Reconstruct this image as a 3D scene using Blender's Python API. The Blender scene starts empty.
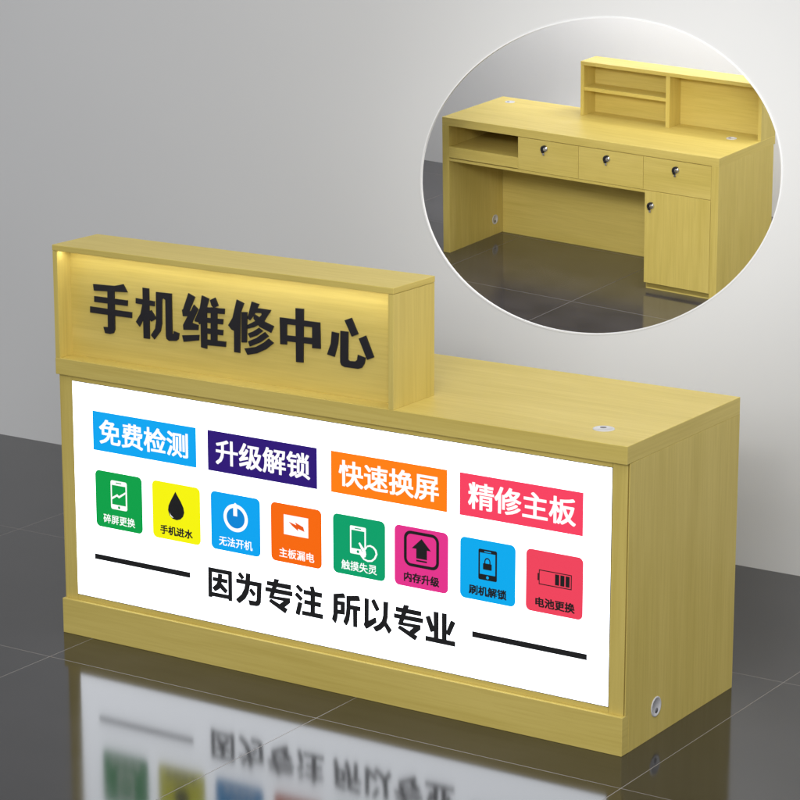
import bpy, bmesh, math, random
from mathutils import Vector, Matrix, Euler
random.seed(4)
S = bpy.context.scene
COL = S.collection
R = math.radians

# ------------------------------------------------------------------ helpers
def tag(o, label=None, cat=None, group=None, kind=None):
    if label: o['label'] = label
    if cat: o['category'] = cat
    if group: o['group'] = group
    if kind: o['kind'] = kind
    return o

def thing(name, label, cat, loc=(0, 0, 0), rot=(0, 0, 0), scale=1.0):
    o = bpy.data.objects.new(name, None)
    o.empty_display_size = 0.1
    o.location = loc; o.rotation_euler = rot; o.scale = (scale,) * 3
    COL.objects.link(o)
    return tag(o, label, cat)

class MB:
    """collects shapes into one mesh object; every shape carries a material slot"""
    def __init__(self):
        self.bm = bmesh.new(); self.mats = []
    def slot(self, m):
        if m not in self.mats: self.mats.append(m)
        return self.mats.index(m)
    def box(self, x0, x1, y0, y1, z0, z1, m, bev=0.0008):
        b = bmesh.new()
        bmesh.ops.create_cube(b, size=1)
        for v in b.verts:
            v.co = Vector(((x0 + x1) / 2 + v.co.x * (x1 - x0), (y0 + y1) / 2 + v.co.y * (y1 - y0), (z0 + z1) / 2 + v.co.z * (z1 - z0)))
        if bev:
            bmesh.ops.bevel(b, geom=b.edges[:], offset=bev, segments=2, profile=0.5, affect='EDGES')
        ends = {'ash_laminate_along': (0, 'ash_laminate_across'), 'ash_laminate_upright': (2, 'ash_laminate_along')}.get(m.name)
        self._merge(b, m)
        if ends:                                      # sawn ends get edge banding instead of stretched grain
            j = self.slot(bpy.data.materials[ends[1]])
            self.bm.normal_update(); self.bm.faces.ensure_lookup_table()
            for f in self.bm.faces[self.n0:]:
                if abs(f.normal[ends[0]]) > 0.9: f.material_index = j
        return self
    def _merge(self, b, m):
        i = self.slot(m); self.n0 = len(self.bm.faces)
        for f in b.faces: f.material_index = i
        me = bpy.data.meshes.new('tmp'); b.to_mesh(me); b.free()
        self.bm.from_mesh(me); bpy.data.meshes.remove(me)
    def poly(self, pts, y, m, thick=0.0):
        """flat polygon in the x-z plane facing -y, optional thickness behind it"""
        b = bmesh.new()
        vs = [b.verts.new((x, y, z)) for x, z in pts]
        f = b.faces.new(vs)
        f.normal_update()
        if f.normal.y > 0: f.normal_flip()
        if thick:
            r = bmesh.ops.extrude_face_region(b, geom=[f])
            vv = [e for e in r['geom'] if isinstance(e, bmesh.types.BMVert)]
            bmesh.ops.translate(b, verts=vv, vec=(0, thick, 0))
            bmesh.ops.recalc_face_normals(b, faces=b.faces[:])
        bmesh.ops.triangulate(b, faces=[q for q in b.faces if len(q.verts) > 4])
        self._merge(b, m); return self
    def ring(self, outer, inner, y, m):
        b = bmesh.new(); n = len(outer)
        o = [b.verts.new((x, y, z)) for x, z in outer]; i = [b.verts.new((x, y, z)) for x, z in inner]
        for k in range(n):
            f = b.faces.new((o[k], o[(k + 1) % n], i[(k + 1) % n], i[k])); f.normal_update()
            if f.normal.y > 0: f.normal_flip()
        self._merge(b, m); return self
    def lathe(self, prof, m, mat4, n=40):
        """profile of (radius, height) turned about local z, placed by mat4"""
        b = bmesh.new(); rows = []
        for r, h in prof:
            if r < 1e-6: rows.append([b.verts.new((0, 0, h))])
            else: rows.append([b.verts.new((r * math.cos(2 * math.pi * k / n), r * math.sin(2 * math.pi * k / n), h)) for k in range(n)])
        for a, c in zip(rows, rows[1:]):
            for k in range(n):
                k2 = (k + 1) % n
                if len(a) == 1 and len(c) == 1: continue
                if len(a) == 1: b.faces.new((a[0], c[k], c[k2]))
                elif len(c) == 1: b.faces.new((a[k], c[0], a[k2]))
                else: b.faces.new((a[k], c[k], c[k2], a[k2]))
        bmesh.ops.recalc_face_normals(b, faces=b.faces[:])
        for f in b.faces: f.smooth = True
        b.transform(mat4); self._merge(b, m); return self
    def mesh(self, me, m):
        i = self.slot(m); n0 = len(self.bm.faces)
        self.bm.from_mesh(me); self.bm.faces.ensure_lookup_table()
        for f in self.bm.faces[n0:]: f.material_index = i
        return self
    def build(self, name, parent=None, label=None):
        me = bpy.data.meshes.new(name)
        self.bm.to_mesh(me); self.bm.free()
        for m in self.mats: me.materials.append(m)
        o = bpy.data.objects.new(name, me); COL.objects.link(o)
        if parent: o.parent = parent
        if label: o['label'] = label
        return o

def rrect(x0, x1, z0, z1, r, n=7):
    p = []
    for cx, cz, a in ((x1 - r, z1 - r, 0), (x0 + r, z1 - r, 90), (x0 + r, z0 + r, 180), (x1 - r, z0 + r, 270)):
        for k in range(n):
            t = R(a + 90 * k / (n - 1)); p.append((cx + r * math.cos(t), cz + r * math.sin(t)))
    return p
def circ(cx, cz, rx, rz=None, n=48):
    rz = rz or rx
    return [(cx + rx * math.cos(2 * math.pi * k / n), cz + rz * math.sin(2 * math.pi * k / n)) for k in range(n)]
def rect(x0, x1, z0, z1): return [(x0, z0), (x1, z0), (x1, z1), (x0, z1)]

# ------------------------------------------------------------------ lettering
def text_shape(mb, body, x0, x1, z0, z1, y, m, wx=0.03, wz=0.022):
    """bold flat lettering filling the box x0..x1 / z0..z1 (outline of the regular face, thickened)"""
    c = bpy.data.curves.new('lettering', 'FONT'); c.body = body; c.fill_mode = 'FRONT'; c.resolution_u = 3
    o = bpy.data.objects.new('lettering', c); COL.objects.link(o)
    dg = bpy.context.evaluated_depsgraph_get(); dg.update()
    me = bpy.data.meshes.new_from_object(o.evaluated_get(dg))
    bpy.data.objects.remove(o); bpy.data.curves.remove(c)
    P = [v.co.copy() for v in me.vertices]
    ax, bx = min(p.x for p in P), max(p.x for p in P); az, bz = min(p.y for p in P), max(p.y for p in P)
    sx = (x1 - x0) / (bx - ax + 2 * wx); sz = (z1 - z0) / (bz - az + 2 * wz)
    k = 0
    st = [-1 + i * 0.4 for i in range(6)]
    for dx, dz in [(i, j) for i in st for j in st if max(abs(i), abs(j)) > 0.9] + [(0, 0)]:
        for v, p in zip(me.vertices, P):
            v.co = (x0 + (p.x - ax + wx + dx * wx) * sx, y - k * 0.00001, z0 + (p.y - az + wz + dz * wz) * sz)
        k += 1
        b = bmesh.new(); b.from_mesh(me)
        for f in b.faces:
            f.normal_update()
            if f.normal.y > 0: f.normal_flip()
        mb._merge(b, m)
    bpy.data.meshes.remove(me)

# ------------------------------------------------------------------ materials
def lin(c):
    def g(v):
        v /= 255.0
        return v / 12.92 if v <= 0.04045 else ((v + 0.055) / 1.055) ** 2.4
    return (g(c[0]), g(c[1]), g(c[2]), 1)
def new_mat(name):
    m = bpy.data.materials.new(name); m.use_nodes = True
    return m, m.node_tree, m.node_tree.nodes['Principled BSDF']
def plain(name, col, rough=0.5, metal=0.0, emit=None, es=0.0, var=0.05):
    m, t, p = new_mat(name)
    tc = t.nodes.new('ShaderNodeTexCoord'); nz = t.nodes.new('ShaderNodeTexNoise'); nz.inputs['Scale'].default_value = 40
    t.links.new(tc.outputs['Object'], nz.inputs['Vector'])
    mp = t.nodes.new('ShaderNodeMapRange'); mp.inputs[3].default_value = max(0, rough - var); mp.inputs[4].default_value = min(1, rough + var)
    t.links.new(nz.outputs[0], mp.inputs[0]); t.links.new(mp.outputs[0], p.inputs['Roughness'])
    p.inputs['Base Color'].default_value = col; p.inputs['Metallic'].default_value = metal
    if emit: p.inputs['Emission Color'].default_value = emit; p.inputs['Emission Strength'].default_value = es
    return m
def wood(name, axis):
    """light yellow ash laminate, fine grain running along axis"""
    m, t, p = new_mat(name); N, L = t.nodes.new, t.links.new
    tc = N('ShaderNodeTexCoord'); oi = N('ShaderNodeObjectInfo')
    mul = N('ShaderNodeMath'); mul.operation = 'MULTIPLY'; mul.inputs[1].default_value = 7.3; L(oi.outputs['Random'], mul.inputs[0])
    add = N('ShaderNodeVectorMath'); add.operation = 'ADD'; L(tc.outputs['Object'], add.inputs[0]); L(mul.outputs[0], add.inputs[1])
    def layer(along, across, detail, rough=0.6, dist=0.0):
        mp = N('ShaderNodeMapping'); s = [across] * 3; s['xyz'.index(axis)] = along
        mp.inputs['Scale'].default_value = s; L(add.outputs[0], mp.inputs['Vector'])
        nz = N('ShaderNodeTexNoise'); nz.inputs['Scale'].default_value = 1; nz.inputs['Detail'].default_value = detail
        nz.inputs['Roughness'].default_value = rough; nz.inputs['Distortion'].default_value = dist
        L(mp.outputs[0], nz.inputs['Vector']); return nz
    fine = layer(5, 190, 3); mid = layer(1.8, 38, 3, dist=0.4); broad = layer(0.9, 6, 2, dist=0.8)
    def ramp(src, a, b, lo, hi):
        r = N('ShaderNodeValToRGB'); r.color_ramp.elements[0].position = lo; r.color_ramp.elements[1].position = hi
        r.color_ramp.elements[0].color = a; r.color_ramp.elements[1].color = b; L(src.outputs[0], r.inputs[0]); return r
    base = ramp(broad, WOOD_A, WOOD_B, 0.3, 0.7)
    g1 = ramp(fine, (0.88, 0.86, 0.78, 1), (1, 1, 1, 1), 0.36, 0.60)
    g2 = ramp(mid, (0.90, 0.88, 0.80, 1), (1.0, 1.0, 1.0, 1), 0.36, 0.62)
    m1 = N('ShaderNodeMix'); m1.data_type = 'RGBA'; m1.blend_type = 'MULTIPLY'; m1.inputs[0].default_value = 0.55
    L(base.outputs[0], m1.inputs[6]); L(g1.outputs[0], m1.inputs[7])
    m2 = N('ShaderNodeMix'); m2.data_type = 'RGBA'; m2.blend_type = 'MULTIPLY'; m2.inputs[0].default_value = 0.5
    L(m1.outputs[2], m2.inputs[6]); L(g2.outputs[0], m2.inputs[7])
    L(m2.outputs[2], p.inputs['Base Color'])
    mr = N('ShaderNodeMapRange'); mr.inputs[3].default_value = 0.46; mr.inputs[4].default_value = 0.38; L(fine.outputs[0], mr.inputs[0]); L(mr.outputs[0], p.inputs['Roughness'])
    bp = N('ShaderNodeBump'); bp.inputs['Strength'].default_value = 0.12; bp.inputs['Distance'].default_value = 0.0006
    L(fine.outputs[0], bp.inputs['Height']); L(bp.outputs[0], p.inputs['Normal'])
    p.inputs['Specular IOR Level'].default_value = 0.3
    return m
WOOD_A = (0.635, 0.50, 0.126, 1); WOOD_B = (0.715, 0.57, 0.166, 1)
WX, WY, WZ = wood('ash_laminate_along', 'x'), wood('ash_laminate_across', 'y'), wood('ash_laminate_upright', 'z')

def tiles(name, sx, sy, ox, oy, w, gain=1.0):
    m, t, p = new_mat(name); N, L = t.nodes.new, t.links.new
    tc = N('ShaderNodeTexCoord'); sp = N('ShaderNodeSeparateXYZ'); L(tc.outputs['Object'], sp.inputs[0])
    def math_(op, a, b=None):
        n = N('ShaderNodeMath'); n.operation = op
        for i, v in enumerate((a, b)):
            if v is None: continue
            if isinstance(v, (int, float)): n.inputs[i].default_value = v
            else: L(v, n.inputs[i])
        return n.outputs[0]
    def axis(o, off, s):
        u = math_('DIVIDE', math_('SUBTRACT', o, off), s)
        d = math_('ABSOLUTE', math_('SUBTRACT', u, math_('ROUND', u)))
        return math_('LESS_THAN', d, w / s / 2), math_('FLOOR', u)
    gx, ix = axis(sp.outputs[0], ox, sx); gy, iy = axis(sp.outputs[1], oy, sy)
    g = math_('MAXIMUM', gx, gy)
    cb = N('ShaderNodeCombineXYZ'); L(ix, cb.inputs[0]); L(iy, cb.inputs[1])
    wn = N('ShaderNodeTexWhiteNoise'); L(cb.outputs[0], wn.inputs['Vector'])
    nz = N('ShaderNodeTexNoise'); nz.inputs['Scale'].default_value = 5; nz.inputs['Detail'].default_value = 5; L(tc.outputs['Object'], nz.inputs['Vector'])
    v = math_('ADD', math_('MULTIPLY', wn.outputs[0], 0.12), nz.outputs[0])
    r = N('ShaderNodeValToRGB'); r.color_ramp.elements[0].color = tuple(c * gain for c in FLOOR_A[:3]) + (1,); r.color_ramp.elements[1].color = tuple(c * gain for c in FLOOR_B[:3]) + (1,)
    r.color_ramp.elements[0].position = 0.3; r.color_ramp.elements[1].position = 0.8; L(v, r.inputs[0])
    mx = N('ShaderNodeMix'); mx.data_type = 'RGBA'; L(g, mx.inputs[0]); L(r.outputs[0], mx.inputs[6]); mx.inputs[7].default_value = (0.21, 0.19, 0.175, 1)
    L(mx.outputs[2], p.inputs['Base Color'])
    rr = N('ShaderNodeMapRange'); rr.inputs[3].default_value = FLOOR_R - 0.015; rr.inputs[4].default_value = FLOOR_R + 0.02; L(nz.outputs[0], rr.inputs[0])
    r2 = N('ShaderNodeMix'); L(g, r2.inputs[0]); L(rr.outputs[0], r2.inputs[2]); r2.inputs[3].default_value = 0.6
    L(r2.outputs[0], p.inputs['Roughness']); p.inputs['IOR'].default_value = 1.70
    return m
FLOOR_A = (0.013, 0.013, 0.0145, 1); FLOOR_B = (0.022, 0.021, 0.023, 1); FLOOR_R = 0.10

def wall_mat(name, col):
    m, t, p = new_mat(name); N, L = t.nodes.new, t.links.new
    tc = N('ShaderNodeTexCoord'); nz = N('ShaderNodeTexNoise'); nz.inputs['Scale'].default_value = 260; nz.inputs['Detail'].default_value = 3
    L(tc.outputs['Object'], nz.inputs['Vector'])
    n2 = N('ShaderNodeTexNoise'); n2.inputs['Scale'].default_value = 1.3; n2.inputs['Detail'].default_value = 4; L(tc.outputs['Object'], n2.inputs['Vector'])
    r = N('ShaderNodeValToRGB'); r.color_ramp.elements[0].color = tuple(c * 0.975 for c in col[:3]) + (1,); r.color_ramp.elements[1].color = tuple(col[:3]) + (1,)
    r.color_ramp.elements[0].position = 0.3; r.color_ramp.elements[1].position = 0.7
    L(n2.outputs[0], r.inputs[0]); L(r.outputs[0], p.inputs['Base Color'])
    bp = N('ShaderNodeBump'); bp.inputs['Strength'].default_value = 0.05; bp.inputs['Distance'].default_value = 0.001
    L(nz.outputs[0], bp.inputs['Height']); L(bp.outputs[0], p.inputs['Normal'])
    p.inputs['Roughness'].default_value = 0.6; p.inputs['Specular IOR Level'].default_value = 0.2
    return m

def print_mat(name, rgb, es):
    """translucent print on a lit acrylic panel: it glows in its own colour"""
    c = lin(rgb)
    return plain(name, tuple(v * 0.25 for v in c[:3]) + (1,), 0.3, 0, c, es, 0.02)
PANEL_WHITE = print_mat('lit_white_acrylic', (245, 249, 255), 2.6)
_pc = {}
def PC(*rgb):
    if rgb not in _pc: _pc[rgb] = print_mat('backlit_print_%d' % len(_pc), rgb, 0.93)
    return _pc[rgb]
PW = PC(255, 255, 255)
INK = plain('black_ink', (0.012, 0.012, 0.013, 1), 0.45)
BLACK = plain('black_acrylic', (0.014, 0.013, 0.017, 1), 0.32)
GREY = plain('grey_edge', (0.12, 0.12, 0.11, 1), 0.6)
CHROME = plain('brushed_nickel', (0.75, 0.74, 0.72, 1), 0.22, 1.0)
SILVER = plain('silver_plastic', (0.62, 0.615, 0.63, 1), 0.4, 0.0)
DARK = plain('dark_hollow', (0.02, 0.02, 0.02, 1), 0.6)
HOLLOW = plain('grey_hollow', (0.16, 0.16, 0.17, 1), 0.6)
WHITE = plain('white_lacquer', (0.92, 0.92, 0.92, 1), 0.35)
LED = plain('warm_led', (0.8, 0.8, 0.7, 1), 0.5, 0, (1.0, 0.99, 0.96, 1), 13.0)
# strokes of the six raised characters, millimetres on the face of the sign box (x, z)
SIGN = [('手', [[(90.8, 898.1), (156.9, 900.6), (185.0, 907.9), (197.9, 889.3), (93.1, 881.9)], [(93.8, 868.5), (197.8, 868.9), (196.7, 855.2), (93.3, 853.9)], [(79.9, 841.1), (210.1, 841.0), (209.2, 826.6), (79.4, 825.7)], [(135.6, 889.9), (157.1, 892.3), (156.3, 791.5), (152.0, 782.6), (141.4, 778.9), (125.0, 779.3), (120.3, 794.4), (134.4, 795.5)]]), ('机', [[(244.6, 905.8), (264.1, 905.6), (263.4, 781.2), (244.5, 780.8)], [(223.1, 877.6), (280.4, 876.1), (280.1, 863.7), (222.7, 864.6)], [(243.5, 866.0), (258.4, 867.7), (254.3, 843.2), (233.3, 807.7), (222.0, 819.1), (237.0, 841.2)], [(260.2, 847.5), (269.5, 853.2), (285.5, 833.8), (269.4, 824.9), (259.8, 832.7)], [(285.6, 899.8), (303.8, 899.4), (301.8, 822.8), (296.8, 803.7), (277.9, 781.4), (267.3, 791.3), (280.9, 809.2), (284.4, 828.1)], [(285.6, 899.8), (332.9, 900.8), (332.4, 881.5), (313.6, 883.1), (306.9, 886.9), (303.4, 881.9), (285.0, 876.2)], [(313.8, 890.4), (332.9, 900.8), (332.7, 802.4), (336.6, 801.0), (337.2, 809.4), (353.7, 805.8), (351.1, 790.8), (345.3, 786.4), (322.5, 783.6), (315.3, 787.4), (313.2, 794.5)]]), ('维', [[(383.5, 907.5), (403.5, 900.1), (385.9, 864.3), (389.7, 864.2), (399.1, 881.3), (412.3, 871.3), (393.1, 835.9), (412.1, 832.6), (411.2, 820.6), (366.7, 816.3), (365.9, 828.1), (380.0, 850.8), (365.9, 849.2), (363.4, 864.5), (366.8, 866.7)], [(362.6, 802.0), (413.8, 809.0), (412.4, 795.6), (366.7, 786.4)], [(423.8, 906.5), (445.5, 900.6), (437.7, 878.4), (436.7, 777.8), (418.8, 779.3), (418.9, 837.0), (414.4, 834.7), (412.3, 839.9), (401.7, 840.5), (401.2, 844.1), (417.5, 876.1)], [(447.6, 897.7), (463.3, 905.5), (472.7, 886.9), (458.8, 879.9), (452.3, 884.6)], [(436.6, 879.2), (491.0, 881.7), (490.1, 868.6), (436.3, 865.5)], [(436.0, 853.6), (486.1, 855.8), (484.7, 842.9), (435.8, 841.7)], [(435.5, 828.0), (485.6, 829.3), (484.6, 816.5), (435.2, 815.2)], [(434.9, 800.5), (493.2, 802.0), (492.5, 789.2), (434.6, 786.7)], [(450.0, 880.7), (468.8, 881.0), (467.2, 797.0), (448.2, 796.6)]]), ('修', [[(526.7, 907.8), (548.0, 901.2), (537.1, 876.1), (534.3, 779.7), (517.1, 779.7), (517.6, 831.3), (510.6, 833.2), (500.6, 842.9), (513.8, 862.6)], [(539.8, 879.1), (556.9, 881.1), (554.6, 807.6), (539.2, 805.7)], [(570.4, 907.8), (592.1, 904.0), (577.5, 877.1), (565.3, 862.2), (557.3, 865.8)], [(583.2, 894.0), (625.5, 893.7), (622.1, 885.8), (579.8, 881.9)], [(598.3, 884.0), (623.3, 889.5), (604.5, 862.2), (577.1, 847.3), (556.2, 840.4), (557.5, 850.4), (581.7, 863.2), (599.3, 879.6)], [(576.5, 878.8), (588.4, 873.9), (607.7, 863.5), (634.0, 855.8), (625.8, 839.2), (592.3, 850.0), (575.2, 867.9)], [(558.2, 829.7), (574.7, 837.1), (590.1, 847.0), (602.0, 840.3), (585.5, 828.5), (564.6, 820.0)], [(558.6, 810.8), (583.2, 821.9), (607.4, 838.8), (618.5, 829.7), (596.1, 813.5), (563.6, 798.7)], [(547.7, 792.2), (580.7, 799.8), (604.8, 813.6), (618.0, 824.2), (633.0, 815.2), (611.1, 798.1), (584.8, 784.9), (556.3, 777.8)]]), ('中', [[(696.5, 906.4), (719.9, 907.3), (717.5, 778.8), (696.7, 778.0)], [(651.2, 879.3), (765.8, 880.1), (765.7, 866.8), (651.0, 864.9)], [(651.2, 879.3), (671.6, 879.3), (670.8, 816.5), (651.8, 815.3)], [(743.6, 879.8), (765.8, 880.1), (766.8, 818.0), (743.0, 816.8)], [(665.7, 838.5), (751.1, 841.0), (751.0, 826.2), (665.5, 824.5)]]), ('心', [[(798.7, 862.6), (818.4, 860.9), (815.7, 834.8), (806.0, 803.5), (785.0, 807.1), (795.7, 834.2)], [(822.6, 867.2), (844.7, 867.5), (843.7, 801.9), (847.9, 798.9), (863.5, 799.9), (868.8, 804.1), (870.9, 816.4), (892.3, 812.0), (889.5, 797.9), (882.2, 787.2), (871.8, 783.3), (834.2, 783.0), (824.8, 786.2), (821.7, 793.0)], [(834.5, 893.6), (854.1, 901.5), (872.6, 865.5), (854.5, 857.2)], [(873.8, 855.1), (893.3, 864.5), (915.8, 816.1), (896.8, 807.6)]])]
# strokes of the two slogan phrases printed on the panel
SLOGAN = [('因', [[(453.7, 244.2), (523.5, 244.7), (523.3, 235.5), (453.6, 234.9)], [(453.7, 244.2), (463.6, 243.9), (462.9, 170.7), (453.3, 170.3)], [(513.7, 242.4), (523.5, 244.7), (522.9, 170.5), (513.5, 170.2)], [(456.0, 182.8), (520.8, 183.4), (520.6, 174.1), (455.8, 173.4)], [(483.1, 232.6), (494.1, 232.5), (493.2, 221.7), (491.4, 210.8), (489.3, 201.2), (484.7, 195.1), (472.7, 187.3), (466.0, 194.5), (477.8, 205.2), (481.9, 213.2)], [(467.1, 221.5), (509.7, 221.9), (509.1, 213.2), (466.9, 213.0)], [(484.9, 204.4), (491.3, 209.5), (509.7, 194.7), (503.8, 187.1), (489.5, 197.2)]]), ('为', [[(549.1, 247.6), (559.9, 236.5), (553.2, 231.1), (543.2, 241.3)], [(566.7, 247.5), (578.4, 247.8), (576.4, 219.6), (572.2, 200.4), (562.6, 184.2), (545.1, 169.5), (536.3, 176.9), (552.5, 191.7), (561.4, 207.7), (564.8, 222.8)], [(537.5, 229.4), (611.5, 230.8), (610.6, 220.8), (537.4, 220.1)], [(581.0, 212.4), (593.5, 201.4), (587.2, 193.8), (576.2, 206.3)], [(599.9, 228.8), (611.5, 230.8), (608.5, 183.0), (605.3, 176.5), (600.5, 172.6), (594.3, 171.0), (576.4, 170.1), (573.5, 181.5), (594.5, 181.8), (597.3, 184.3)]]), ('专', [[(650.8, 248.1), (662.6, 247.9), (654.4, 225.9), (646.4, 204.2), (694.7, 206.7), (694.6, 196.9), (676.8, 182.0), (665.4, 187.2), (678.6, 198.0), (634.0, 198.1), (643.6, 225.3)], [(628.4, 239.1), (697.7, 240.5), (697.0, 229.3), (628.2, 229.9)], [(624.3, 223.3), (701.8, 224.3), (700.9, 213.7), (623.4, 213.9)], [(639.3, 196.0), (686.7, 178.9), (680.5, 168.2), (634.2, 189.3)]]), ('注', [[(718.7, 245.2), (732.3, 234.8), (726.4, 228.4), (713.2, 240.0)], [(715.8, 225.5), (731.1, 213.8), (725.5, 207.0), (710.4, 218.7)], [(719.8, 202.7), (730.0, 201.2), (722.0, 170.7), (711.8, 173.2)], [(753.1, 246.2), (763.3, 248.0), (767.4, 234.4), (758.3, 233.5)], [(735.6, 235.4), (787.2, 235.9), (786.6, 225.4), (735.2, 225.6)], [(738.1, 210.9), (784.0, 211.4), (783.3, 201.1), (736.8, 201.8)], [(755.6, 233.7), (767.1, 234.4), (766.1, 179.6), (755.1, 180.3)], [(731.3, 182.5), (789.8, 183.6), (789.1, 173.1), (730.4, 173.3)]]), ('所', [[(821.6, 239.9), (849.2, 246.4), (853.6, 236.5), (821.5, 230.6)], [(821.6, 239.9), (832.1, 240.8), (831.7, 194.9), (830.2, 183.0), (826.0, 169.5), (816.7, 177.9), (820.5, 190.3)], [(829.7, 224.9), (852.1, 225.6), (852.0, 218.5), (829.7, 215.9)], [(841.6, 223.8), (852.1, 225.6), (851.6, 195.2), (841.5, 195.3)], [(829.6, 202.9), (851.7, 204.9), (851.6, 195.2), (829.5, 193.8)], [(858.1, 241.5), (891.5, 247.3), (895.4, 236.4), (858.1, 230.5)], [(858.1, 241.5), (867.8, 242.5), (867.6, 206.4), (864.5, 185.2), (857.0, 169.0), (848.8, 177.2), (855.6, 192.7), (857.9, 209.9)], [(863.9, 220.6), (896.2, 221.2), (895.3, 211.4), (863.9, 210.9)], [(876.5, 215.8), (886.9, 215.7), (886.7, 170.5), (877.0, 170.0)]]), ('以', [[(909.1, 245.1), (919.4, 244.8), (918.8, 191.2), (921.4, 191.7), (939.1, 203.2), (940.9, 192.0), (913.3, 171.5), (906.4, 180.6), (908.9, 185.6)], [(935.6, 247.2), (949.4, 224.9), (941.4, 219.6), (927.8, 241.6)], [(961.9, 245.4), (973.6, 246.4), (972.1, 210.4), (969.1, 198.3), (963.3, 187.0), (953.7, 177.6), (940.8, 169.5), (933.2, 178.4), (947.9, 186.8), (957.4, 197.5), (961.1, 211.0)], [(968.4, 197.6), (983.0, 180.6), (976.0, 170.7), (964.0, 188.4)]]), ('专', [[(1018.4, 248.0), (1030.8, 247.7), (1022.4, 225.8), (1014.5, 204.7), (1062.6, 206.3), (1062.6, 196.8), (1044.9, 182.1), (1034.0, 187.1), (1046.3, 198.3), (1002.2, 198.0), (1011.6, 225.2)], [(996.1, 239.4), (1064.9, 239.7), (1064.2, 229.5), (996.1, 229.4)], [(991.3, 222.4), (1070.0, 223.5), (1069.3, 213.3), (991.3, 213.0)], [(1007.2, 195.7), (1054.3, 178.1), (1048.2, 168.4), (1001.9, 189.0)]]), ('业', [[(1078.5, 229.3), (1088.3, 233.9), (1100.8, 204.5), (1100.8, 200.7), (1091.8, 196.2)], [(1100.2, 245.9), (1112.1, 246.3), (1111.6, 181.1), (1100.9, 181.6)], [(1122.7, 246.1), (1133.8, 246.4), (1133.7, 181.3), (1123.0, 181.9)], [(1146.9, 232.7), (1157.1, 229.2), (1142.1, 196.2), (1133.6, 200.3)], [(1078.4, 183.6), (1157.1, 183.7), (1157.1, 172.8), (1078.0, 173.0)]])]

# ------------------------------------------------------------------ the desks
def grommet(parent, mat4, r, rot=0.0):
    mb = MB()
    mb.lathe([(r, 0.0001), (r, 0.0010), (r * 0.95, 0.0018), (r * 0.82, 0.0018), (r * 0.79, 0.0010), (0, 0.0010)], SILVER, mat4)
    mb.lathe([(r * 0.30, 0.0008), (r * 0.30, 0.0013), (0, 0.0013)], HOLLOW, mat4 @ Matrix.Rotation(rot, 4, 'Z') @ Matrix.Translation((r * 0.40, 0, 0)) @ Matrix.Diagonal((0.9, 1.0, 1, 1)), 24)
    return mb.build('cable_grommet', parent)

def lock(parent, x, y, z):
    """cam lock on a drawer front that faces +y: nickel collar, black swing cover, hanging key"""
    m = Matrix.Translation((x, y, z)) @ Matrix.Rotation(R(-90), 4, 'X')
    mb = MB()
    mb.lathe([(0.0155, 0.0), (0.0155, 0.004), (0.0135, 0.006), (0.0125, 0.011), (0.010, 0.0125), (0, 0.0125)], CHROME, m, 28)
    b = bmesh.new()                                    # black curved cover, three quarters round the collar
    n = 14; A0, A1 = R(-35), R(120); prev = None
    for k in range(n + 1):
        a = A0 + (A1 - A0) * k / n
        ro = 0.0205; ri = 0.0120
        # seen from +y the picture's left is +x
        ring = [b.verts.new((r_ * math.cos(a) * -1 * -1, h, r_ * math.sin(a))) for r_, h in ((ri, 0.006), (ro, 0.006), (ro, 0.015), (ri, 0.017))]
        if prev:
            for i in range(4): b.faces.new((prev[i], prev[(i + 1) % 4], ring[(i + 1) % 4], ring[i]))
        else: b.faces.new(ring)
        prev = ring
    b.faces.new(prev[::-1])
    bmesh.ops.recalc_face_normals(b, faces=b.faces[:])
    b.transform(Matrix.Translation((x, y, z))); mb._merge(b, BLACK)
    mb.box(x + 0.005, x + 0.017, y + 0.004, y + 0.014, z - 0.019, z - 0.008, BLACK, 0.001)
    mb.box(x + 0.001, x + 0.013, y + 0.003, y + 0.009, z - 0.032, z - 0.0195, CHROME, 0.001)
    return mb.build('lock', parent)

Q = 0.012
def desk(root, L, D, H, T, HP, HU, TU, LU, DU, FB):
    """carcass and sign box shared by both desks; the front faces -y. FB: where the sign's face board stands"""
    MB().box(0, L, 0, D, H - T, H, WX, 0.0012).build('worktop', root)
    for s in (0, 1):
        x0, x1 = (0, 0.04) if s == 0 else (L - 0.04, L)
        mb = MB().box(x0, x1, Q + 0.0185, D, 0, H - T, WZ, 0.0006)
        xs = (0, 0.0024) if s == 0 else (L - 0.0024, L)
        mb.box(*xs, Q + 0.0022, Q + 0.0183, HP, H - T - 0.0006, WZ, 0.0003)
        mb.build('side_panel', root)
    MB().box(0, L, 0, Q + 0.018, 0, HP, WX, 0.0012).build('plinth', root)
    px0, px1, pz0, pz1 = 0.042, L - 0.042, 0.1047, 0.6555
    zt = H - T
    fr = MB()
    fr.box(0.0044, px0 - 0.0004, Q, Q + 0.018, HP, zt, WZ, 0.0005).box(px1 + 0.0004, L - 0.0044, Q, Q + 0.018, HP, zt, WZ, 0.0005)
    fr.box(px0, px1, Q, Q + 0.018, HP, pz0 - 0.0004, WX, 0.0005).box(px0, px1, Q, Q + 0.018, pz1 + 0.0004, zt, WX, 0.0005)
    fr.build('front_frame', root)
    sb = MB().box(TU, LU - TU, FB, FB + 0.015, H, HU - TU, WX, 0.0004).build('sign_box', root)
    MB().box(0, LU, 0, DU, HU - TU, HU, WX, 0.0012).build('top_board', sb)
    for x0, x1 in ((0.0008, TU), (LU - TU, LU - 0.0008)):
        MB().box(x0, x1, 0.0006, DU - 0.0006, H, HU - TU - 0.0007, WZ, 0.0007).build('end_panel', sb)
    return sb, (px0, px1, pz0, pz1)

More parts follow.
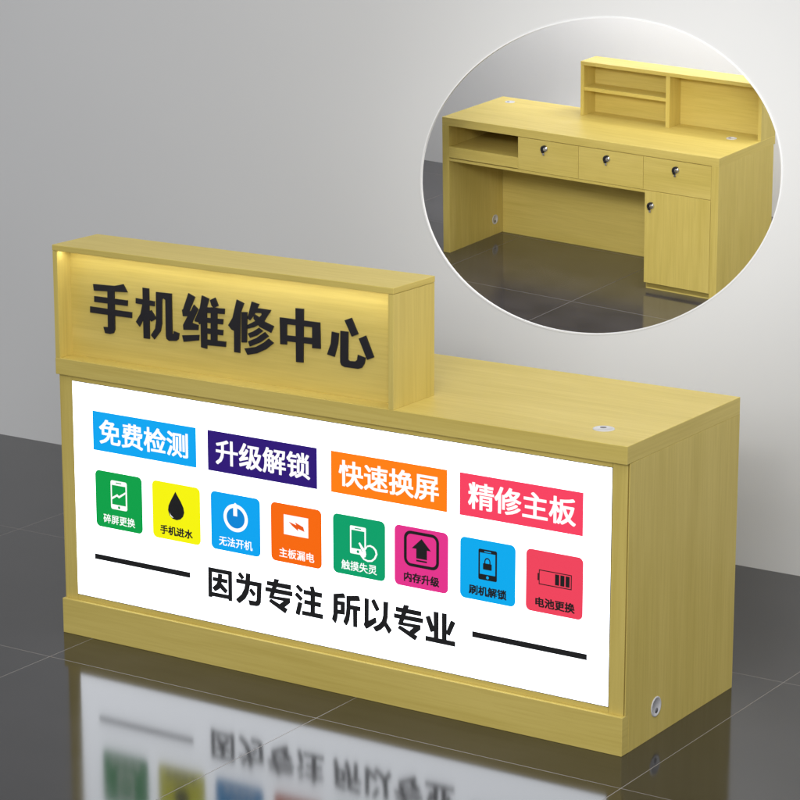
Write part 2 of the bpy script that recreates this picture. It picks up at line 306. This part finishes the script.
# ---- the repair counter in front
L, D, H, T, HP, HU, TU, LU, DU = 1.6, 0.5467, 0.7108, 0.0412, 0.0908, 0.9933, 0.0147, 0.9967, 0.1748
counter = thing('reception_counter', 'large yellow wood repair counter with a lit white service panel and black lettered sign box', 'counter')
sb, (px0, px1, pz0, pz1) = desk(counter, L, D, H, T, HP, HU, TU, LU, DU, 0.05)
MB().box(0.04, L - 0.04, D - 0.02, D - 0.002, 0.0, H - T, WX).build('rear_panel', counter)
grommet(counter, Matrix.Translation((1.481, 0.109, H)), 0.0245, R(125))
grommet(counter, Matrix.Translation((L, 0.1592, 0.070)) @ Matrix.Rotation(R(90), 4, 'Y'), 0.0238, R(8))
# raised black characters on the face of the sign box
for ch, strokes in SIGN:
    mb = MB()
    for k, st in enumerate(strokes):
        mb.poly([(a / 1000 - 0.0036, c / 1000 - 0.0013) for a, c in st], 0.0468 - k * 0.00004, BLACK, 0.0030 + k * 0.00004)
    mb.build('letter', sb)
MB().box(TU + 0.004, LU - TU - 0.004, 0.0085, 0.0185, HU - TU - 0.0017, HU - TU - 0.0003, LED, 0.0002).build('led_strip', sb)

panel = MB()
YP = Q - 0.0008
panel.box(px0 + 0.0004, px1 - 0.0004, YP + 0.0004, Q + 0.016, pz0 + 0.0002, pz1 - 0.0002, GREY, 0)
panel.poly(rect(px0 + 0.0006, px1 - 0.0006, pz0 + 0.0016, pz1 - 0.0006), YP, PANEL_WHITE)
panel = panel.build('light_panel', counter)
Y1, Y2, Y3, Y4 = YP - 0.0003, YP - 0.0006, YP - 0.0010, YP - 0.0014
for body, x0, x1, tx0, tx1, rgb, lab in (('免费检测', .1045, .4230, .1248, .3985, (0, 160, 233), 'blue banner'), ('升级解锁', .4575, .7762, .4815, .7565, (42, 16, 112), 'violet banner'),
                                    ('快速换屏', .8155, 1.1345, .8375, 1.1125, (246, 122, 8), 'orange banner'), ('精修主板', 1.1678, 1.4872, 1.1905, 1.4690, (238, 62, 92), 'pink banner')):
    mb = MB().poly(rect(x0, x1, .4887, .5882), Y1, PC(*rgb))
    text_shape(mb, body, tx0, tx1, .5075, .5705, Y2, PW, 0.021, 0.016)
    mb.build('slogan_banner', panel, lab)

def tile(x0, rgb, x1=None):
    mb = MB(); mb.poly(rrect(x0, x0 + .1463, .2945, .4390, .013), Y1, PC(*rgb)); return mb
def phone(mb, x0, x1, z0, z1, body, screen, b=0.0042, bt=0.0115, bb=0.0125, r=0.0055):
    mb.poly(rrect(x0, x1, z0, z1, r), Y2, body)
    mb.poly(rect(x0 + b, x1 - b, z0 + bb, z1 - bt), Y3, screen)
    cx = (x0 + x1) / 2
    mb.poly(rrect(cx - .009, cx + .009, z1 - .0065, z1 - .0040, .0012), Y3, screen)
    mb.poly(circ(cx, z0 + bb / 2, .0036), Y3, screen)
def cap(mb, s, x0, x1, m): text_shape(mb, s, x0, x1, .3065, .3300, Y2, m, 0.014 if m is PW else 0.036, 0.010 if m is PW else 0.028)
mm = lambda P: [(a / 1000, c / 1000) for a, c in P]
g = (0, 154, 68)
mb = tile(.1080, g); phone(mb, .1562, .2072, .3455, .4190, PW, PC(*g))
mb.poly(mm([(160.2, 375.7), (177.3, 385.8), (182.2, 381.5), (202.8, 394.3), (202.8, 389.3), (182.6, 375.8), (176.1, 379.8), (160.2, 369.8)]), Y4, PW)
cap(mb, '碎屏更换', .1312, .2302, PW); mb.build('service_icon', panel, 'green tile with a cracked phone')
mb = tile(.2858, (238, 236, 0))
mb.poly(mm([(357.3, 419.3), (364.0, 409.3), (373.6, 396.1), (381.2, 382.1), (383.4, 370.2), (379.6, 359.3), (371.5, 351.5), (360.0, 347.6), (347.6, 349.4), (337.9, 356.9), (333.7, 369.4), (335.5, 381.2), (342.8, 395.4), (351.1, 409.0)]), Y2, INK)
mb.poly(mm([(338.6, 366.0), (340.4, 361.0), (342.9, 357.7), (350.7, 352.3), (346.7, 352.6), (340.8, 356.5)]), Y3, PW)
cap(mb, '手机进水', .3085, .4080, INK); mb.build('service_icon', panel, 'yellow tile with a black drop')
mb = tile(.4640, (0, 158, 232))
mb.ring(circ(.5380, .3810, .0360, .0345), circ(.5380, .3810, .0268, .0255), Y2, PW); mb.poly(circ(.5380, .3810, .0268, .0255), Y2, PC(0, 128, 205))
mb.poly(rect(.5315, .5430, .3860, .4120), Y3, PW); mb.poly([(.530, .4125), (.5445, .4125), (.5385, .4185), (.5362, .4185)], Y3, PW)
cap(mb, '无法开机', .4875, .5868, PW); mb.build('service_icon', panel, 'blue tile with a power button')
mb = tile(.6415, (238, 100, 0)); mb.poly(rect(.6793, .7497, .3645, .4132), Y2, PW)
mb.poly(mm([(693.6, 397.5), (715.6, 391.8), (712.0, 398.4), (735.7, 390.2), (739.3, 378.9), (720.2, 383.8), (721.1, 377.9), (703.9, 388.3)]), Y3, PC(226, 84, 10))
cap(mb, '主板漏电', .6652, .7663, PW); mb.build('service_icon', panel, 'orange tile with a lightning bolt')
g = (0, 153, 100)
mb = tile(.8200, g); phone(mb, .8684, .9130, .3487, .4163, PW, PC(*g), 0.004, 0.010, 0.0135, 0.003)
hl = mm([(898.6, 348.1), (906.7, 339.6), (918.1, 336.4), (929.4, 338.3), (938.5, 346.1), (943.9, 357.6), (941.3, 367.0), (934.1, 373.6), (925.0, 376.1), (916.8, 373.6), (912.3, 366.1)])
cx, cz = .920, .357
mb.poly([(cx + (x - cx) * 1.06, cz + (z - cz) * 1.06) for x, z in hl], Y3, PW); mb.poly([(cx + (x - cx) * .85, cz + (z - cz) * .85) for x, z in hl], Y4, PC(*g))
mb.poly(mm([(892.8, 376.7), (896.4, 379.3), (905.0, 368.9), (909.6, 365.7), (912.7, 360.3), (914.2, 353.5), (912.4, 346.1), (906.8, 343.7), (898.6, 347.9), (893.0, 351.5), (897.0, 357.0), (898.6, 363.9)]), Y4 - .0002, PW)
mb.poly(mm([(893.5, 373.4), (894.6, 374.0), (903.8, 357.4), (902.6, 356.8)]), Y4 - .0004, PC(*g))
cap(mb, '触摸失灵', .8438, .9432, PW); mb.build('service_icon', panel, 'green tile with a hand touching a phone')
mb = tile(.9920, (219, 48, 134))
mb.ring(rrect(1.0180, 1.1135, .3447, .4297, .019), rrect(1.0257, 1.1058, .3520, .4224, .012), Y2, INK)
mb.poly([(1.0662, .4145), (1.0393, .3888), (1.0517, .3888), (1.0517, .3662), (1.0808, .3662), (1.0808, .3888), (1.0918, .3888)], Y2, INK); mb.poly(rect(1.0517, 1.0808, .3590, .3630), Y2, INK)
cap(mb, '内存升级', 1.0180, 1.1145, INK); mb.build('service_icon', panel, 'magenta tile with an upward arrow')
mb = tile(1.1700, (0, 163, 228)); phone(mb, 1.2188, 1.2678, .3453, .4175, INK, PC(0, 163, 228), 0.0042, 0.0085, 0.0135, 0.004)
mb.poly(rrect(1.2314, 1.2545, .3702, .3852, .0018), Y4, INK); a = [(1.243 + .0082 * math.cos(R(t)), .3890 + .0098 * math.sin(R(t))) for t in range(0, 181, 12)]
ai = [(1.243 + .0052 * math.cos(R(t)), .3890 + .0068 * math.sin(R(t))) for t in range(180, -1, -12)]
mb.poly([(1.2512, .385)] + a + [(1.2348, .385), (1.2378, .385)] + ai + [(1.2482, .385)], Y4, INK)
cap(mb, '刷机解锁', 1.1935, 1.2935, INK); mb.build('service_icon', panel, 'blue tile with a locked phone')
mb = tile(1.3435, (230, 64, 88))
mb.ring(rect(1.3768, 1.4612, .3600, .3947), rect(1.3790, 1.4588, .3622, .3925), Y2, INK); mb.poly(rect(1.3735, 1.3767, .3690, .3860), Y2, INK)
for k in range(3): mb.poly(rect(1.4185 + k * .0135, 1.4295 + k * .0135 - (.0005 if k < 2 else .0008), .3648, .3900), Y2, INK)
cap(mb, '电池更换', 1.3684, 1.4698, INK); mb.build('service_icon', panel, 'red tile with a battery')
for a, c in ((0, 4), (4, 8)):
    mb = MB(); k = 0
    for ch, strokes in SLOGAN[a:c]:
        for st in strokes:
            for dx, dz in ((-.0012, -.0009), (.0012, -.0009), (.0012, .0009), (-.0012, .0009)):
                mb.poly([(x + dx, z + dz) for x, z in mm(st)], Y1 - k * 0.000002, INK); k += 1
    mb.build('slogan', panel)
for x0, x1, z in ((.1003, .3982, .2143), (1.2030, 1.5022, .2113)):
    MB().poly(rect(x0, x1, z - .0070, z + .0070), Y1, INK).build('rule_line', panel)

# ---- inset picture's desk as a scale model behind the oval opening, drawers forward
NL, ND, NH, NT, NHU, NLU, NDU = 1.6, 0.5458, 0.7064, 0.0412, 0.9826, 1.0327, 0.1437
NLOC, NROT, NSC = (0.8654, 2.2477, 0.6421), (-0.0865, -0.0442, 3.0897), 0.6  # pose fitted to the camera's view, then scaled down towards the camera
service = thing('inset_desk', 'small model of a yellow wood desk with drawers and open shelves, standing in for the inset picture', 'desk', NLOC, NROT, NSC)
hb, _ = desk(service, NL, ND, NH, NT, HP, NHU, 0.019, NLU, NDU, 0.02)
zt = NH - NT
MB().box(0.042, NL - 0.042, 0.050, 0.0675, 0.0, zt, WX).build('back_panel', service)
MB().box(0.5150, 0.5372, 0.036, NDU - 0.002, NH, NHU - 0.0195, WZ).build('divider', hb)
MB().box(0.5374, NLU - 0.0195, 0.036, NDU - 0.004, 0.835, 0.853, WX).build('shelf', hb)
# open shelf beside the drawers
zb, zd = 0.483, 0.4985
MB().box(0.0402, NL - 0.0402, 0.068, ND - 0.003, zb, zd - 0.002, WX, 0.0006).build('case_bottom', service)
sh = MB().box(1.1412, NL - 0.0402, 0.30, ND - 0.0005, 0.5015, 0.5575, WX, 0.0008)
sh.box(1.1412, NL - 0.0402, 0.068, 0.2998, 0.540, 0.5573, WX, 0.0005)
sh.build('open_shelf', service)
MB().box(1.1415, 1.1590, 0.068, ND - 0.03, 0.5577, zt - 0.0005, WZ, 0.0006).build('partition', service)
for x0, x1, lx, lz in ((0.7870, 1.1405, .9783, .622), (0.4172, 0.7850, .6163, .621), (0.0415, 0.4152, .229, .618)):
    MB_ = MB().box(x0, x1, ND - 0.019, ND - 0.0004, zd, zt - 0.0025, WX, 0.001)
    MB_.box(x0 + .02, x1 - .02, 0.12, ND - 0.0195, zd + .01, zt - .03, WX, 0.001)
    lock(MB_.build('drawer', service), lx, ND - 0.0004, lz)
# locker under the right hand drawer
MB().box(0.0415, 0.4030, 0.0685, ND - 0.0205, 0.006, zb - 0.001, WZ, 0.001).box(0.0420, 0.4030, 0.0685, ND - 0.026, 0, 0.0055, WX, 0.0005).build('locker', service)
MB_ = MB().box(0.0425, 0.4052, ND - 0.020, ND - 0.0004, 0.034, zd - 0.0025, WZ, 0.001)
lock(MB_.build('door', service), .3646, ND - 0.0004, .4228)
MB().box(0.0415, 0.4040, ND - 0.0255, ND - 0.0205, 0.0, 0.0315, WX, 0.0005).build('toe_kick', service)
grommet(service, Matrix.Translation((1.495, 0.0905, NH)), 0.026, 0)
grommet(service, Matrix.Translation((0.15, 0.165, NH)), 0.026, 0)
grommet(service, Matrix.Translation((NL - 0.04, 0.135, 0.082)) @ Matrix.Rotation(R(-90), 4, 'Y'), 0.026, R(170))

# ------------------------------------------------------------------ setting
FL = tiles('charcoal_tiles', 0.797, 0.810, 0.094, -0.165, 0.0021)
fl = MB(); b = bmesh.new()
b.faces.new([b.verts.new(p) for p in ((-9, -9, 0), (9, -9, 0), (9, 6, 0), (-9, 6, 0))]); fl._merge(b, FL)
tag(fl.build('floor'), 'dark grey polished tile floor', kind='structure')

YW, WT = 1.447, 0.006
WALL = wall_mat('pale_grey_paint', (0.76, 0.76, 0.755))
OC = Vector((0.7037, 1.0250)); OA = Vector((0.5605, 0.0484)); OB = Vector((-0.0085, -0.4361))  # added oval opening, takes the place of the inset picture's frame
def oval(t, grow=0.0):
    d = OA * math.cos(t) + OB * math.sin(t)
    n = Vector((OA.x * math.cos(t) / OA.length_squared, OB.y * math.sin(t) / OB.length_squared)); n.normalize()
    return OC + d + n * grow
NO = 160
def wall_sheet():
    X0, X1, Z0, Z1 = -7.0, 7.0, 0.0, 3.2
    b = bmesh.new(); inner = []; outer = []
    for k in range(NO):
        t = 2 * math.pi * k / NO; p = oval(t); d = p - OC
        s = min(((X1 - OC.x) / d.x if d.x > 1e-9 else (X0 - OC.x) / d.x if d.x < -1e-9 else 1e9),
                ((Z1 - OC.y) / d.y if d.y > 1e-9 else (Z0 - OC.y) / d.y if d.y < -1e-9 else 1e9))
        q = OC + d * s; inner.append(p); outer.append(q)
    for cx, cz in ((X0, Z0), (X1, Z0), (X1, Z1), (X0, Z1)):      # snap the nearest outer point to each corner
        i = min(range(NO), key=lambda k: (outer[k] - Vector((cx, cz))).length); outer[i] = Vector((cx, cz))
    rows = [[b.verts.new((p.x, y, p.y)) for p in ps] for ps, y in ((outer, YW), (inner, YW), (inner, YW + WT), (outer, YW + WT))]
    for a, c in zip(rows, rows[1:] + rows[:1]):
        for k in range(NO): b.faces.new((a[k], a[(k + 1) % NO], c[(k + 1) % NO], c[k]))
    bmesh.ops.recalc_face_normals(b, faces=b.faces[:])
    return b
mb = MB(); mb._merge(wall_sheet(), WALL)
wall = tag(mb.build('wall'), 'plain pale grey wall behind the repair counter, with an added oval opening for the inset picture', 'wall')
b = bmesh.new(); rows = []
for y, gr in ((YW - 0.0016, 0.0024), (YW - 0.0016, -0.0014), (YW + WT, -0.0014), (YW + WT, 0.0), (YW - 0.0002, 0.0), (YW - 0.0002, 0.0024)):
    rows.append([b.verts.new((p.x, y, p.y)) for p in (oval(2 * math.pi * k / NO, gr) for k in range(NO))])
for a, c in zip(rows, rows[1:] + rows[:1]):
    for k in range(NO): b.faces.new((a[k], a[(k + 1) % NO], c[(k + 1) % NO], c[k]))
bmesh.ops.recalc_face_normals(b, faces=b.faces[:])
mb = MB(); mb._merge(b, WHITE); mb.build('opening_rim', wall)

# tiled floor and wall of the inset picture, raked with the desk
NM = Matrix.Translation(NLOC) @ Euler(NROT).to_matrix().to_4x4() @ Matrix.Scale(NSC, 4)
NMI = NM.inverted()
def stage_pt(x, yw):
    """point of the stage's top plane with local x whose world y is yw"""
    a, c = NM @ Vector((x, 0, 0)), NM @ Vector((x, 1, 0)); return Vector((x, (yw - a.y) / (c.y - a.y), 0))
b = bmesh.new(); YB = -0.955
top = [stage_pt(-1.6, YW + WT + 0.004), stage_pt(4.2, YW + WT + 0.004), Vector((4.2, YB, 0)), Vector((-1.6, YB, 0))]
vt = [b.verts.new(p) for p in top]
vb = [b.verts.new(NMI @ Vector((w.x, w.y, 0.002))) for w in (NM @ p for p in top)]
b.faces.new(vt); b.faces.new(vb[::-1])
for k in range(4): b.faces.new((vt[k], vt[(k + 1) % 4], vb[(k + 1) % 4], vb[k]))
bmesh.ops.recalc_face_normals(b, faces=b.faces[:])
FL2 = tiles('charcoal_stage_tiles', 0.84, 0.82, 0.585, 0.915, 0.0030, 3.6)
mb = MB(); mb._merge(b, FL2); o = mb.build('floor')
o.location, o.rotation_euler, o.scale = NLOC, NROT, (NSC,) * 3
tag(o, 'dark grey tiled stage floor of the inset picture', kind='structure')
mb = MB().box(-1.6, 4.2, YB - 0.03, YB, -0.9, 2.2, wall_mat('white_paint', (0.84, 0.84, 0.85)), 0)
o = mb.build('wall'); o.location, o.rotation_euler, o.scale = NLOC, NROT, (NSC,) * 3
tag(o, 'light grey wall of the inset picture, seen through the oval opening', 'wall')

# ------------------------------------------------------------------ light, camera
W = bpy.data.worlds.new('World'); S.world = W; W.use_nodes = True
W.node_tree.nodes['Background'].inputs[0].default_value = (0.93, 0.95, 1.0, 1); W.node_tree.nodes['Background'].inputs[1].default_value = 0.50
def area(name, loc, to, sx, sy, e, col=(1, 1, 1)):
    l = bpy.data.lights.new(name, 'AREA'); l.shape = 'RECTANGLE'; l.size = sx; l.size_y = sy; l.energy = e; l.color = col
    o = bpy.data.objects.new(name, l); o.location = loc
    o.rotation_euler = (Vector(to) - Vector(loc)).to_track_quat('-Z', 'Y').to_euler(); COL.objects.link(o)
area('ceiling_lamp', (2.2, -0.8, 3.9), (0.9, 0.3, 0.0), 2.6, 2.6, 26, (1, 0.98, 0.95))
area('wall_lamp', (2.6, 0.2, 3.0), (1.3, 1.45, 1.5), 1.5, 0.8, 15)
area('front_fill', (3.5, -5.5, 3.4), (0.9, 0.0, 0.6), 3.0, 2.0, 190)  # unseen frontal fill for the faces turned to the camera
area('stage_fill', (1.3, 2.0, 2.8), (0.5, 2.4, 0.8), 1.4, 1.0, 27)  # downlight added out of view to lift the inset desk
sl = bpy.data.lights.new('fill_spot', 'SPOT'); sl.energy = 520; sl.spot_size = R(17); sl.spot_blend = 1.0; sl.shadow_soft_size = 0.35  # extra unseen spot, brightens the inset desk through the opening
so = bpy.data.objects.new('fill_spot', sl); so.location = (2.9, -3.6, 2.7); COL.objects.link(so)
so.rotation_euler = (Vector((0.72, 1.9, 0.92)) - so.location).to_track_quat('-Z', 'Y').to_euler()
area('stage_wall_fill', (0.70, 2.25, 1.78), (0.70, 2.95, 1.45), 2.0, 0.12, 11)  # hidden above the opening, added to brighten the inset's back wall

cd = bpy.data.cameras.new('camera'); cd.sensor_width = 36; cd.lens = 2750.6 / 800 * 36; cd.clip_end = 100; cd.clip_start = 0.05
cam = bpy.data.objects.new('camera', cd); cam.location = (4.3216, -5.0763, 2.2082); cam.rotation_euler = (1.3326, 0.0002, 0.5774)
COL.objects.link(cam); S.camera = cam
S.view_settings.view_transform = 'Standard'; S.view_settings.look = 'None'; S.view_settings.gamma = 1; S.view_settings.exposure = 0
S.cycles.use_denoising = True
